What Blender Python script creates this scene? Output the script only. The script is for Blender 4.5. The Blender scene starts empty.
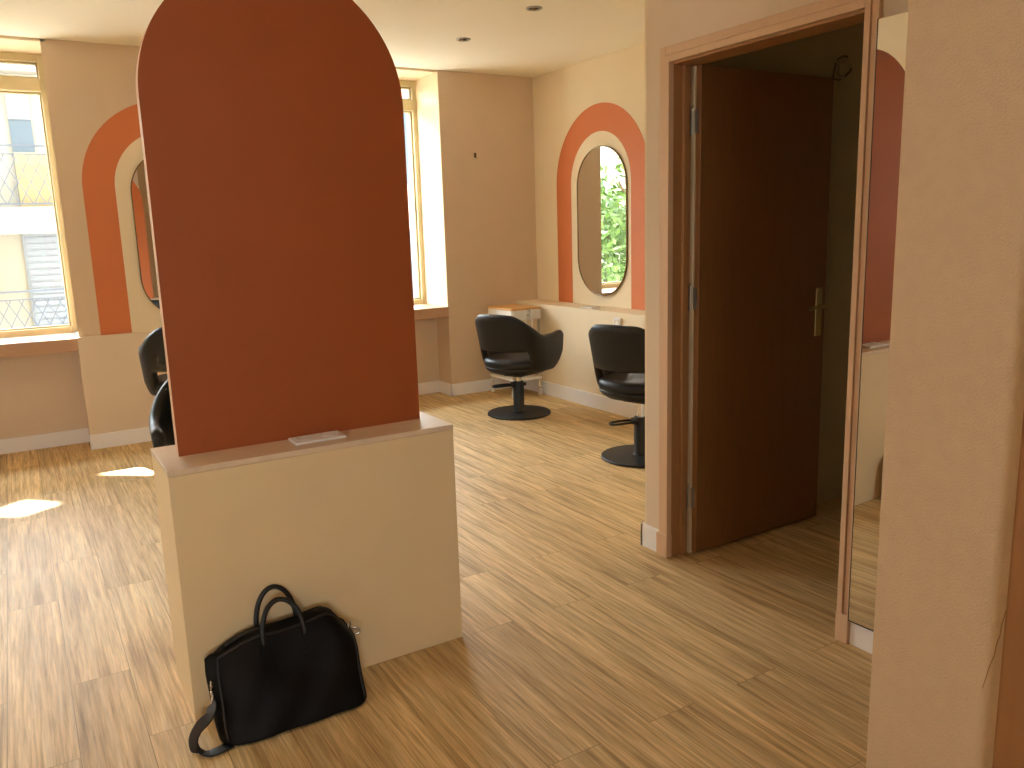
import bpy, bmesh, math, random
from mathutils import Vector, Matrix
random.seed(7)
PI = math.pi
sc = bpy.context.scene
COL = sc.collection

# ------------------------------------------------------------------ helpers
def link(name, bm, m, parent=None, smooth=False):
    bmesh.ops.recalc_face_normals(bm, faces=bm.faces[:])
    me = bpy.data.meshes.new(name)
    bm.to_mesh(me); bm.free()
    if smooth:
        me.polygons.foreach_set('use_smooth', [True] * len(me.polygons))
    ms = m if isinstance(m, (list, tuple)) else [m]
    for k in ms: me.materials.append(k)
    o = bpy.data.objects.new(name, me); COL.objects.link(o)
    if parent is not None:
        o.parent = parent
    return o

def smooth_by_angle(o, deg=35):
    me = o.data
    me.polygons.foreach_set('use_smooth', [True] * len(me.polygons))
    bm = bmesh.new(); bm.from_mesh(me)
    for e in bm.edges:
        if len(e.link_faces) == 2 and e.calc_face_angle(0) > math.radians(deg):
            e.smooth = False
    bm.to_mesh(me); bm.free()
    return o

def thing(name, label, cat, loc=(0, 0, 0), rz=0.0, group=None):
    o = bpy.data.objects.new(name, None); COL.objects.link(o)
    o.empty_display_size = .1
    o.location = loc; o.rotation_euler = (0, 0, rz)
    o['label'] = label; o['category'] = cat
    if group: o['group'] = group
    return o

def tag(o, label, cat, group=None):
    o['label'] = label; o['category'] = cat
    if group: o['group'] = group
    return o

def struct(o, label, cat):
    o['kind'] = 'structure'; o['label'] = label; o['category'] = cat
    return o

def sempty(name, label, cat, loc=(0, 0, 0), rz=0):
    o = thing(name, label, cat, loc, rz); o['kind'] = 'structure'
    return o

def box(bm, x0, x1, y0, y1, z0, z1, bev=0.0, seg=2):
    t = bmesh.new()
    vs = [t.verts.new((x, y, z)) for x in (x0, x1) for y in (y0, y1) for z in (z0, z1)]
    for f in ((0, 1, 3, 2), (4, 6, 7, 5), (0, 4, 5, 1), (2, 3, 7, 6), (0, 2, 6, 4), (1, 5, 7, 3)):
        t.faces.new([vs[i] for i in f])
    bmesh.ops.recalc_face_normals(t, faces=t.faces[:])
    if bev > 0:
        bmesh.ops.bevel(t, geom=t.edges[:], offset=bev, segments=seg, profile=.5, affect='EDGES')
    me = bpy.data.meshes.new('t'); t.to_mesh(me); t.free()
    bm.from_mesh(me); bpy.data.meshes.remove(me)

def boxes(*args, bev=0.0):
    bm = bmesh.new()
    for a in args: box(bm, *a, bev=bev)
    return bm

def loft(bm, rings, closed=True, cap=True):
    """rings: list of lists of points; each ring closed if closed."""
    R = [[bm.verts.new(p) for p in r] for r in rings]
    n = len(R[0])
    for a, b in zip(R[:-1], R[1:]):
        for i in range(n if closed else n - 1):
            j = (i + 1) % n
            try: bm.faces.new((a[i], a[j], b[j], b[i]))
            except ValueError: pass
    if cap:
        for r in (R[0], R[-1]):
            try: bm.faces.new(r)
            except ValueError: pass
    return R

def lathe(bm, prof, c=(0, 0, 0), n=32, cap=True):
    loft(bm, [[(c[0] + r * math.cos(2 * PI * i / n), c[1] + r * math.sin(2 * PI * i / n), c[2] + z) for i in range(n)] for r, z in prof], cap=cap)

def tube(bm, pts, rad, n=10, closed=False, flat=None, up=Vector((0, 0, 1))):
    pts = [Vector(p) for p in pts]
    N = len(pts); rings = []
    prev = None
    for i, p in enumerate(pts):
        if closed: t = pts[(i + 1) % N] - pts[i - 1]
        else: t = pts[min(i + 1, N - 1)] - pts[max(i - 1, 0)]
        t.normalize()
        if prev is None:
            a = up.cross(t)
            if a.length < 1e-3: a = Vector((1, 0, 0)).cross(t)
        else:
            a = prev - t * prev.dot(t)
        a.normalize(); prev = a.copy()
        b = t.cross(a)
        r = rad[i] if isinstance(rad, (list, tuple)) else rad
        ra, rb = (r, r) if flat is None else (r * flat[0], r * flat[1])
        rings.append([p + a * ra * math.cos(2 * PI * k / n) + b * rb * math.sin(2 * PI * k / n) for k in range(n)])
    if closed: rings.append(rings[0])
    if closed:
        R = [[bm.verts.new(p) for p in r] for r in rings[:-1]]
        for q in range(N):
            A, B = R[q], R[(q + 1) % N]
            for i in range(n):
                bm.faces.new((A[i], A[(i + 1) % n], B[(i + 1) % n], B[i]))
    else:
        loft(bm, rings)

def spline(P, k=8, closed=False):
    P = [Vector(p) for p in P]; out = []; N = len(P)
    rng = range(N) if closed else range(N - 1)
    for i in rng:
        p0 = P[i - 1] if (closed or i > 0) else P[i]
        p1, p2 = P[i], P[(i + 1) % N]
        p3 = P[(i + 2) % N] if (closed or i + 2 < N) else P[i + 1]
        for j in range(k):
            t = j / k
            out.append(.5 * ((2 * p1) + (p2 - p0) * t + (2 * p0 - 5 * p1 + 4 * p2 - p3) * t * t + (3 * p1 - p0 - 3 * p2 + p3) * t ** 3))
    if not closed: out.append(P[-1])
    return out

def prism(bm, outline, fr, to, bev=0.0):
    """outline: list of 2D points (a,b); fr/to: functions (a,b)->3D for both sides"""
    t = bmesh.new()
    A = [t.verts.new(fr(*p)) for p in outline]; B = [t.verts.new(to(*p)) for p in outline]
    fa = t.faces.new(A); fb = t.faces.new(B[::-1]); n = len(A)
    for i in range(n):
        t.faces.new((A[i], B[i], B[(i + 1) % n], A[(i + 1) % n]))
    bmesh.ops.recalc_face_normals(t, faces=t.faces[:])
    if bev > 0:
        es = list(set(fa.edges) | set(fb.edges))
        bmesh.ops.bevel(t, geom=es, offset=bev, segments=2, profile=.5, affect='EDGES')
    me = bpy.data.meshes.new('t'); t.to_mesh(me); t.free()
    bm.from_mesh(me); bpy.data.meshes.remove(me)

def arch_pts(cx, z0, zc, r, n=40):
    return [(cx - r, z0)] + [(cx - r * math.cos(PI * i / n), zc + r * math.sin(PI * i / n)) for i in range(n + 1)] + [(cx + r, z0)]

def stadium(cx, cz, w, h, n=28):
    r = w / 2; s = h / 2 - r
    P = [(cx + r * math.cos(PI * i / n), cz + s + r * math.sin(PI * i / n)) for i in range(n + 1)]
    P += [(cx - r * math.cos(PI * i / n), cz - s - r * math.sin(PI * i / n)) for i in range(n + 1)]
    return P

def strip_between(bm, O, I, f0, f1, closed=False):
    """band between outline O and outline I (same count), thickness from f0 to f1"""
    n = len(O); rings = []
    for i in range(n):
        rings.append([f0(*O[i]), f0(*I[i]), f1(*I[i]), f1(*O[i])])
    if closed:
        R = [[bm.verts.new(p) for p in r] for r in rings]
        for q in range(n):
            A, B = R[q], R[(q + 1) % n]
            for i in range(4): bm.faces.new((A[i], A[(i + 1) % 4], B[(i + 1) % 4], B[i]))
    else:
        loft(bm, rings)

def copy_thing(root, loc, rz, label):
    r = root.copy(); COL.objects.link(r); r.location = loc; r.rotation_euler = (0, 0, rz); r['label'] = label
    for ch in list(root.children):
        c = ch.copy(); COL.objects.link(c); c.parent = r
        for g in list(ch.children):
            d = g.copy(); COL.objects.link(d); d.parent = c
    return r

# ------------------------------------------------------------------ materials
def lin(c):
    return tuple(((v / 255) / 12.92 if v / 255 <= .04045 else ((v / 255 + .055) / 1.055) ** 2.4) for v in c)

def mat(name, col, rough=.5, metal=0.0, noise=0.0, nscale=8.0, bump=0.0, bscale=60.0, spec=.5, coat=0.0, stretch=None, bdist=.01):
    """col in 0-255 sRGB albedo; noise = brightness mottling"""
    m = bpy.data.materials.new(name); m.use_nodes = True
    nt = m.node_tree; N = nt.nodes; L = nt.links; b = N['Principled BSDF']
    c = lin(col)
    b.inputs['Base Color'].default_value = (*c, 1)
    b.inputs['Roughness'].default_value = rough
    b.inputs['Metallic'].default_value = metal
    b.inputs['Specular IOR Level'].default_value = spec
    b.inputs['Coat Weight'].default_value = coat
    tc = N.new('ShaderNodeTexCoord'); src = tc.outputs['Object']
    if stretch:
        mp = N.new('ShaderNodeMapping'); mp.inputs['Scale'].default_value = stretch
        L.new(src, mp.inputs['Vector']); src = mp.outputs['Vector']
    if noise > 0:
        n = N.new('ShaderNodeTexNoise'); n.inputs['Scale'].default_value = nscale; n.inputs['Detail'].default_value = 5
        L.new(src, n.inputs['Vector'])
        r = N.new('ShaderNodeValToRGB')
        r.color_ramp.elements[0].position = .3; r.color_ramp.elements[1].position = .7
        r.color_ramp.elements[0].color = (*[max(0, v * (1 - noise)) for v in c], 1)
        r.color_ramp.elements[1].color = (*[min(1, v * (1 + noise)) for v in c], 1)
        L.new(n.outputs['Fac'], r.inputs['Fac']); L.new(r.outputs['Color'], b.inputs['Base Color'])
    if bump > 0:
        n2 = N.new('ShaderNodeTexNoise'); n2.inputs['Scale'].default_value = bscale; n2.inputs['Detail'].default_value = 4
        L.new(src, n2.inputs['Vector'])
        bp = N.new('ShaderNodeBump'); bp.inputs['Strength'].default_value = bump; bp.inputs['Distance'].default_value = bdist
        L.new(n2.outputs['Fac'], bp.inputs['Height']); L.new(bp.outputs['Normal'], b.inputs['Normal'])
    return m

WALLB = (224, 206, 184)
M = {}
M['wall'] = mat('beige_wall_paint', WALLB, .75, noise=.02, nscale=3, bump=.12, bscale=180, spec=.25)
M['wallcream'] = mat('cream_wall_paint', (234, 218, 188), .72, noise=.02, nscale=3, bump=.10, bscale=180, spec=.25)
M['walltex'] = mat('woven_wallpaper', (204, 178, 146), .7, noise=.025, nscale=40, bump=.3, bscale=260, spec=.3)
M['walltan'] = mat('tan_wall_paint', (214, 192, 164), .75, noise=.02, nscale=3, bump=.12, bscale=180, spec=.25)
M['ceiling'] = mat('ceiling_paint', (250, 246, 230), .85, noise=.012, nscale=2, spec=.2)
M['closet'] = mat('closet_grey_paint', (198, 188, 162), .85, noise=.04, nscale=5, bump=.1, bscale=90)
M['white'] = mat('white_skirting_paint', (244, 244, 246), .45, noise=.01, nscale=6)
M['terra'] = mat('terracotta_panel_paint', (158, 78, 24), .6, noise=.03, nscale=2.5, bump=.03, bscale=220)
M['orange'] = mat('orange_arch_paint', (208, 118, 68), .6, noise=.02, nscale=4, bump=.06, bscale=180)
M['paneledge'] = mat('pale_panel_edge', (226, 186, 158), .5, noise=.04, nscale=20)
M['cream'] = mat('cream_plinth_laminate', (230, 207, 164), .5, noise=.02, nscale=4, bump=.05, bscale=160)
M['creamtop'] = mat('plinth_top_laminate', (222, 200, 172), .42, noise=.05, nscale=18, stretch=(1, 8, 1))
M['casing'] = mat('pink_beige_wood_paint', (216, 182, 150), .45, noise=.03, nscale=10, stretch=(6, 6, .7), bump=.05, bscale=60)
M['leaf'] = mat('brown_door_veneer', (134, 94, 54), .42, noise=.06, nscale=9, stretch=(5, 5, .5))
M['handle'] = mat('aged_champagne_metal', (190, 172, 120), .35, metal=.85, noise=.05, nscale=30)
M['steel'] = mat('grey_steel', (170, 168, 160), .35, metal=.9, noise=.05, nscale=30)
M['chrome'] = mat('polished_chrome', (226, 226, 224), .14, metal=1.0, noise=.01)
M['brass'] = mat('brushed_brass', (120, 98, 62), .4, metal=.85, noise=.05, nscale=40)
M['leather'] = mat('black_chair_vinyl', (19, 19, 19), .45, noise=.15, nscale=20, bump=.12, bscale=260, spec=.4)
M['blackmetal'] = mat('black_powder_coat', (24, 23, 22), .5, noise=.1, nscale=40, bump=.05, bscale=300)
M['bag'] = mat('black_bag_leather', (9, 7, 6), .55, noise=.25, nscale=18, bump=.15, bscale=260, spec=.16)
M['strap'] = mat('dark_bag_strap_leather', (17, 13, 11), .5, noise=.2, nscale=30, bump=.2, bscale=200)
M['winframe'] = mat('yellowed_window_paint', (206, 192, 150), .45, noise=.04, nscale=9)
M['sill'] = mat('rosy_sill_paint', (186, 148, 118), .5, noise=.03, nscale=6)
M['plastic'] = mat('white_plastic', (232, 228, 222), .35, noise=.01)
M['dark'] = mat('dark_recess', (22, 18, 14), .6, noise=.1)
M['wood'] = mat('pale_wood_top', (214, 164, 100), .45, noise=.12, nscale=12, stretch=(1, 9, 1))
M['facade'] = mat('cream_facade_render', (124, 118, 104), .9, noise=.08, nscale=1.2, bump=.2, bscale=20)
M['pinkfacade'] = mat('pink_facade_render', (160, 130, 120), .9, noise=.06, nscale=1.2)
M['shutter'] = mat('grey_shutter_paint', (100, 104, 108), .6, noise=.04, nscale=4)
M['greenshutter'] = mat('pale_green_shutter_paint', (112, 128, 114), .6, noise=.04, nscale=4)
M['iron'] = mat('blue_grey_iron', (52, 58, 68), .5, noise=.1, nscale=20)
M['bark'] = mat('tree_bark', (92, 74, 54), .9, noise=.25, nscale=12)
M['street'] = mat('street_asphalt', (170, 166, 158), .9, noise=.1, nscale=3)
M['concrete'] = mat('balcony_concrete', (128, 121, 110), .9, noise=.06, nscale=4)
M['curtain'] = mat('ochre_balcony_cloth', (122, 106, 70), .8, noise=.06, nscale=5)
M['panedark'] = mat('blue_grey_house_glass', (60, 72, 82), .15, noise=.1, nscale=2)

def leaf_mat():
    m = mat('tree_leaves', (74, 100, 38), .6, noise=.45, nscale=3)
    b = m.node_tree.nodes['Principled BSDF']
    b.inputs['Transmission Weight'].default_value = 0
    return m
M['leafy'] = leaf_mat()

def mirror_mat():
    m = bpy.data.materials.new('mirror_silvering'); m.use_nodes = True
    nt = m.node_tree; N = nt.nodes; L = nt.links; b = N['Principled BSDF']
    b.inputs['Metallic'].default_value = 1; b.inputs['Roughness'].default_value = .004
    n = N.new('ShaderNodeTexNoise'); n.inputs['Scale'].default_value = 2
    r = N.new('ShaderNodeValToRGB')
    r.color_ramp.elements[0].color = (.86, .86, .84, 1); r.color_ramp.elements[1].color = (.9, .9, .88, 1)
    L.new(n.outputs['Fac'], r.inputs['Fac']); L.new(r.outputs['Color'], b.inputs['Base Color'])
    return m
M['mirror'] = mirror_mat()

def glass_mat():
    m = bpy.data.materials.new('window_glass'); m.use_nodes = True
    nt = m.node_tree; N = nt.nodes; L = nt.links
    for n in list(N): N.remove(n)
    out = N.new('ShaderNodeOutputMaterial'); mix = N.new('ShaderNodeMixShader')
    tr = N.new('ShaderNodeBsdfTransparent'); tr.inputs['Color'].default_value = (.96, .97, .96, 1)
    gl = N.new('ShaderNodeBsdfGlossy'); gl.inputs['Roughness'].default_value = .01
    lw_ = N.new('ShaderNodeLayerWeight'); lw_.inputs['Blend'].default_value = .5
    pw = N.new('ShaderNodeMath'); pw.operation = 'POWER'; pw.inputs[1].default_value = 5
    fr = N.new('ShaderNodeMath'); fr.operation = 'MULTIPLY_ADD'; fr.inputs[1].default_value = .8; fr.inputs[2].default_value = .035
    L.new(lw_.outputs['Facing'], pw.inputs[0]); L.new(pw.outputs[0], fr.inputs[0])
    L.new(fr.outputs[0], mix.inputs['Fac']); L.new(tr.outputs[0], mix.inputs[1]); L.new(gl.outputs[0], mix.inputs[2])
    L.new(mix.outputs[0], out.inputs['Surface'])
    return m
M['glass'] = glass_mat()

def floor_mat():
    m = bpy.data.materials.new('oak_plank_floor'); m.use_nodes = True
    nt = m.node_tree; N = nt.nodes; L = nt.links; b = N['Principled BSDF']
    tc = N.new('ShaderNodeTexCoord')
    mp = N.new('ShaderNodeMapping'); mp.inputs['Rotation'].default_value = (0, 0, PI / 2)
    L.new(tc.outputs['Object'], mp.inputs['Vector'])
    br = N.new('ShaderNodeTexBrick'); br.offset = .37; br.offset_frequency = 2
    br.inputs['Scale'].default_value = 1; br.inputs['Brick Width'].default_value = 1.22; br.inputs['Row Height'].default_value = .18
    br.inputs['Mortar Size'].default_value = .0013; br.inputs['Mortar Smooth'].default_value = .3
    br.inputs['Color1'].default_value = (0, 0, 0, 1); br.inputs['Color2'].default_value = (1, 1, 1, 1); br.inputs['Mortar'].default_value = (.4, .4, .4, 1)
    L.new(mp.outputs['Vector'], br.inputs['Vector'])
    # per plank shift of the grain
    sep = N.new('ShaderNodeSeparateColor'); L.new(br.outputs['Color'], sep.inputs['Color'])
    mul = N.new('ShaderNodeMath'); mul.operation = 'MULTIPLY'; mul.inputs[1].default_value = 17.3
    L.new(sep.outputs['Red'], mul.inputs[0])
    cmb = N.new('ShaderNodeCombineXYZ'); L.new(mul.outputs[0], cmb.inputs['X']); L.new(mul.outputs[0], cmb.inputs['Y'])
    add = N.new('ShaderNodeVectorMath'); add.operation = 'ADD'
    L.new(tc.outputs['Object'], add.inputs[0]); L.new(cmb.outputs[0], add.inputs[1])
    def stre(sx, sy, detail, rough, dist):
        p = N.new('ShaderNodeMapping'); p.inputs['Scale'].default_value = (sx, sy, 1)
        L.new(add.outputs[0], p.inputs['Vector'])
        n = N.new('ShaderNodeTexNoise'); n.inputs['Scale'].default_value = 1; n.inputs['Detail'].default_value = detail
        n.inputs['Roughness'].default_value = rough; n.inputs['Distortion'].default_value = dist
        L.new(p.outputs[0], n.inputs['Vector']); return n
    g1 = stre(46, 1.6, 6, .62, .5); g2 = stre(150, 5, 3, .6, .2); g3 = stre(9, .9, 3, .5, .6)
    r1 = N.new('ShaderNodeValToRGB'); e = r1.color_ramp.elements
    e[0].position = .28; e[0].color = (*lin((172, 138, 90)), 1)
    e[1].position = .72; e[1].color = (*lin((246, 222, 172)), 1)
    k = e.new(.5); k.color = (*lin((230, 198, 144)), 1)
    L.new(g1.outputs['Fac'], r1.inputs['Fac'])
    r2 = N.new('ShaderNodeValToRGB'); e = r2.color_ramp.elements
    e[0].position = .3; e[0].color = (.66, .63, .60, 1); e[1].position = .62; e[1].color = (1.04, 1.04, 1.04, 1)
    L.new(g2.outputs['Fac'], r2.inputs['Fac'])
    r3 = N.new('ShaderNodeValToRGB'); e = r3.color_ramp.elements
    e[0].position = .3; e[0].color = (.80, .79, .78, 1); e[1].position = .7; e[1].color = (1.08, 1.08, 1.07, 1)
    L.new(g3.outputs['Fac'], r3.inputs['Fac'])
    r4 = N.new('ShaderNodeValToRGB'); e = r4.color_ramp.elements
    e[0].color = (.88, .87, .86, 1); e[1].color = (1.05, 1.05, 1.05, 1)
    L.new(sep.outputs['Red'], r4.inputs['Fac'])
    cur = r1.outputs['Color']
    for r in (r2, r3, r4):
        mx = N.new('ShaderNodeMix'); mx.data_type = 'RGBA'; mx.blend_type = 'MULTIPLY'; mx.inputs['Factor'].default_value = 1
        L.new(cur, mx.inputs[6]); L.new(r.outputs['Color'], mx.inputs[7]); cur = mx.outputs[2]
    dk = N.new('ShaderNodeMix'); dk.data_type = 'RGBA'; dk.blend_type = 'MULTIPLY'
    dk.inputs[7].default_value = (.55, .5, .45, 1)
    L.new(br.outputs['Fac'], dk.inputs['Factor']); L.new(cur, dk.inputs[6])
    L.new(dk.outputs[2], b.inputs['Base Color'])
    b.inputs['Roughness'].default_value = .55; b.inputs['Specular IOR Level'].default_value = .3
    bp = N.new('ShaderNodeBump'); bp.inputs['Strength'].default_value = .12; bp.inputs['Distance'].default_value = .004
    L.new(g1.outputs['Fac'], bp.inputs['Height']); L.new(bp.outputs['Normal'], b.inputs['Normal'])
    return m
M['floor'] = floor_mat()

# ------------------------------------------------------------------ room dimensions
H = 2.741          # ceiling
YB = 6.36          # face of the window-wall piers
YG = 6.84          # window plane
YO = 7.02          # outside face of the window wall
YA = 6.60          # wall under the windows
XR = 4.133         # right wall
XL = -3.3          # left wall
XD = 2.32          # partition with the door
YF = -2.6          # wall behind
W1 = (-1.32, .374); PXL = .343; W2 = (1.72, 3.205)
SILL = .79

# floor, ceiling
struct(link('floor', boxes((XL - .3, 4.6, YF - .3, YO, -.12, 0)), M['floor']), 'light oak plank floor with long streaked boards', 'floor')
struct(link('ceiling', boxes((XL - .3, 4.6, YF - .3, YO, H, H + .15)), M['ceiling']), 'pale cream flat ceiling', 'ceiling')

# window wall : piers + under-window walls + heads
bm = bmesh.new()
box(bm, XL - .3, W1[0], YB, YO, 0, H); box(bm, W2[1], XR + .3, YB, YO, 0, H)
prism(bm, [(PXL, YB), (W1[1], YG - .04), (W1[1], YO), (W2[0], YO), (W2[0], YB)], lambda a, b: (a, b, 0), lambda a, b: (a, b, H))
wall_back = struct(link('wall_back', bm, M['walltan']), 'beige far wall with window bays between thick piers', 'wall')
bm = bmesh.new()
for x0, x1 in (W1, W2):
    box(bm, x0, x1, YA, YO, 0, .70)
o = link('apron_wall', bm, M['wall'], wall_back)
bm = bmesh.new()
for x0, x1 in (W1, W2):
    box(bm, x0, x1, YB, YO, H - .018, H)
    if x1 > 1: box(bm, x1 - .004, x1, YB + .004, YG - .02, SILL, H - .018)
    box(bm, x0, x0 + .004, YB + .004, YG - .02, SILL, H - .018)
o = link('window_reveal', bm, M['wallcream'], wall_back)

# left wall with an added unseen window for side daylight
LW = (2.0, 2.8, 1.3, 2.1)
bm = bmesh.new()
box(bm, XL - .25, XL, YF, LW[0], 0, H); box(bm, XL - .25, XL, LW[1], YB, 0, H)
box(bm, XL - .25, XL, LW[0], LW[1], 0, LW[2]); box(bm, XL - .25, XL, LW[0], LW[1], LW[3], H)
struct(link('wall_left', bm, M['wall']), 'beige left wall with an added unseen window', 'wall')
FW = (-1.8, -.4, 1.15, 2.15)  # added unseen window behind the camera, gives frontal fill light
struct(link('wall_front', boxes((XL - .3, FW[0], YF - .25, YF, 0, H), (FW[1], 1.3, YF - .25, YF, 0, H), (FW[0], FW[1], YF - .25, YF, 0, FW[2]), (FW[0], FW[1], YF - .25, YF, FW[3], H)), M['wall']), 'beige wall behind the viewer with one added unseen window', 'wall')
wall_right = struct(link('wall_right', boxes((XR, XR + .2, 2.712, YB, 0, H)), M['wallcream']), 'cream right wall carrying the large orange painted arch', 'wall')

# partition with doorway (plane X = XD) and its return wall (plane Y = 2.73)
DY0, DY1, DZ = 1.688, 2.562, 2.062
bm = bmesh.new()
box(bm, XD, XD + .10, DY1, 2.712, 0, H); box(bm, XD, XD + .10, .87, DY0, 0, H); box(bm, XD, XD + .10, DY0, DY1, DZ, H)
struct(link('wall_partition', bm, M['wall']), 'beige partition wall around the open brown door', 'wall')
struct(link('wall_return', boxes((XD + .10, XR, 2.635, 2.712, 0, H)), [M['closet']]), 'grey side wall of the dark closet behind the door', 'wall')
struct(link('wall_return_face', boxes((XD, XR, 2.712, 2.722, 0, H)), M['wallcream']), 'cream end face of the partition toward the salon', 'wall')
struct(link('wall_closet', boxes((XR, XR + .2, .87, 2.712, 0, H), (XD + .10, XR, .87, .97, 0, H)), M['closet']), 'dark grey closet walls beyond the doorway', 'wall')

# near wall (plane X = 1.3) on the right edge
XN = 1.30
ND = (-.28, .636)          # doorway at the right edge of the photo
bm = bmesh.new()
box(bm, XN, XD + .10, ND[1], .872, 0, H); box(bm, XN, XD + .1, YF, ND[0], 0, H); box(bm, XN, XN + .12, ND[0], ND[1], 2.08, H)
wall_near = struct(link('wall_near', bm, M['walltex']), 'tan textured wall corner filling the right side', 'wall')
bm = bmesh.new()
crk = [(XN - .0006, .607 + .03, .90), (XN - .0006, .634, .86), (XN - .0006, .646, .80), (XN - .0006, .650, .765), (XN - .0006, .664, .71)]
crk = spline([(XN - .0004, .633 + a, b) for a, b in ((.008, .812), (.0105, .795), (.0125, .785), (.014, .765), (.018, .748), (.020, .728), (.026, .705), (.029, .688), (.034, .662))], 3)
tube(bm, crk, .0007, 5)
link('plaster_crack', bm, mat('crack_line', (150, 114, 74), .9, noise=.1), wall_near)  # thin darker line following the crack in the plaster

# skirting boards
SK = .105; ST = .014
struct(link('baseboard_back', boxes((W2[0], W2[1], YA - ST, YA, 0, SK), (W2[1] - ST, W2[1], YB - ST, YA - ST, 0, SK), (W2[1] - ST, 3.88, YB - ST, YB, 0, SK), (W2[0], W2[0] + ST, YB - ST, YA - ST, 0, SK), bev=.003), M['white']), 'white skirting board under the right window and along its pier', 'baseboard')
struct(link('baseboard_left', boxes((XL, W1[0], YB - ST, YB, 0, SK), (W1[0], PXL + .005, YA - ST, YA, 0, SK), bev=.003), M['white']), 'white skirting board under the left window', 'baseboard')
DADO = YB - .03
struct(link('baseboard_pier', boxes((PXL - .016, W2[0] + .016, DADO - ST, DADO, 0, SK), bev=.003), M['white']), 'white skirting board along the pier between windows', 'baseboard')
LX = 3.885
struct(link('baseboard_right', boxes((LX - ST, LX, 2.722, YB - ST, 0, SK + .012), bev=.003), M['white']), 'white skirting board under the right wall ledge', 'baseboard')
struct(link('baseboard_partition', boxes((XD - ST, XD, 2.618, 2.722 + ST, 0, SK), (XD - ST, LX - ST, 2.722, 2.722 + ST, 0, SK), bev=.002), M['white']), 'short white skirting board left of the doorway', 'baseboard')
struct(link('baseboard_mirror', boxes((XD - ST, XD, .875, 1.636, 0, SK - .012), bev=.002), M['white']), 'white skirting board under the tall wall mirror', 'baseboard')

# dado on the pier, ledge on the right wall
struct(link('trim_1', boxes((PXL - .012, W2[0] + .012, DADO, YB, 0, .796), bev=.002), M['wall']), 'beige dado panel under the left orange arch', 'trim')
struct(link('trim_2', boxes((LX, XR, 2.722, YB, 0, .79), bev=.002), M['wallcream']), 'cream boxed ledge along the right wall', 'trim')

# painted arches
def painted_arch(name, par, cx, z0, zc, r, band, f0, f1):
    bm = bmesh.new()
    strip_between(bm, arch_pts(cx, z0, zc, r), arch_pts(cx, z0, zc, r - band), f0, f1)
    return link(name, bm, M['orange'], par)
painted_arch('painted_arch', wall_right, 5.405, .79, 1.785, .608, .213, lambda a, b: (XR - .002, a, b), lambda a, b: (XR + .02, a, b))
painted_arch('painted_arch', wall_back, 1.078, .796, 1.80, .595, .20, lambda a, b: (a, YB - .002, b), lambda a, b: (a, YB + .02, b))
bm = bmesh.new()
prism(bm, arch_pts(1.078, .796, 1.80, .395), lambda a, b: (a, YB - .0015, b), lambda a, b: (a, YB + .01, b))
link('cream_arch_field', bm, M['wallcream'], wall_back)

# oval mirrors
TILT_R, TILT_L, TILT_D = math.radians(2.35), math.radians(-1.3), math.radians(1.45)
def oval_mirror(label, w, h, cz, place, rz, tilt=0):
    t = thing('oval_mirror', label, 'mirror', place, rz, 'oval brass framed mirrors')
    if tilt:      # hangs slightly askew: one edge stands off the wall
        t.rotation_euler[2] += tilt
        t.location += Vector((math.sin(rz), -math.cos(rz), 0)) * abs(math.sin(tilt)) * w / 2
    O = stadium(0, 0, w, h); I = stadium(0, 0, w - .014, h - .014)
    bm = bmesh.new(); strip_between(bm, O, I, lambda a, b: (a, -.014, b), lambda a, b: (a, 0, b), True)
    link('mirror_frame', bm, M['brass'], t)
    bm = bmesh.new(); prism(bm, stadium(0, 0, w - .012, h - .012), lambda a, b: (a, -.010, b), lambda a, b: (a, -.002, b))
    link('mirror_glass', bm, M['mirror'], t)
    return t
oval_mirror('oval mirror in the orange arch on the right wall', .615, 1.19, 1.468, (XR, 5.36, 1.468), -PI / 2, TILT_R)
oval_mirror('oval mirror in the orange arch on the pier between windows', .60, 1.19, 1.468, (1.078, YB - .0015, 1.468), 0, TILT_L)

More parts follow.
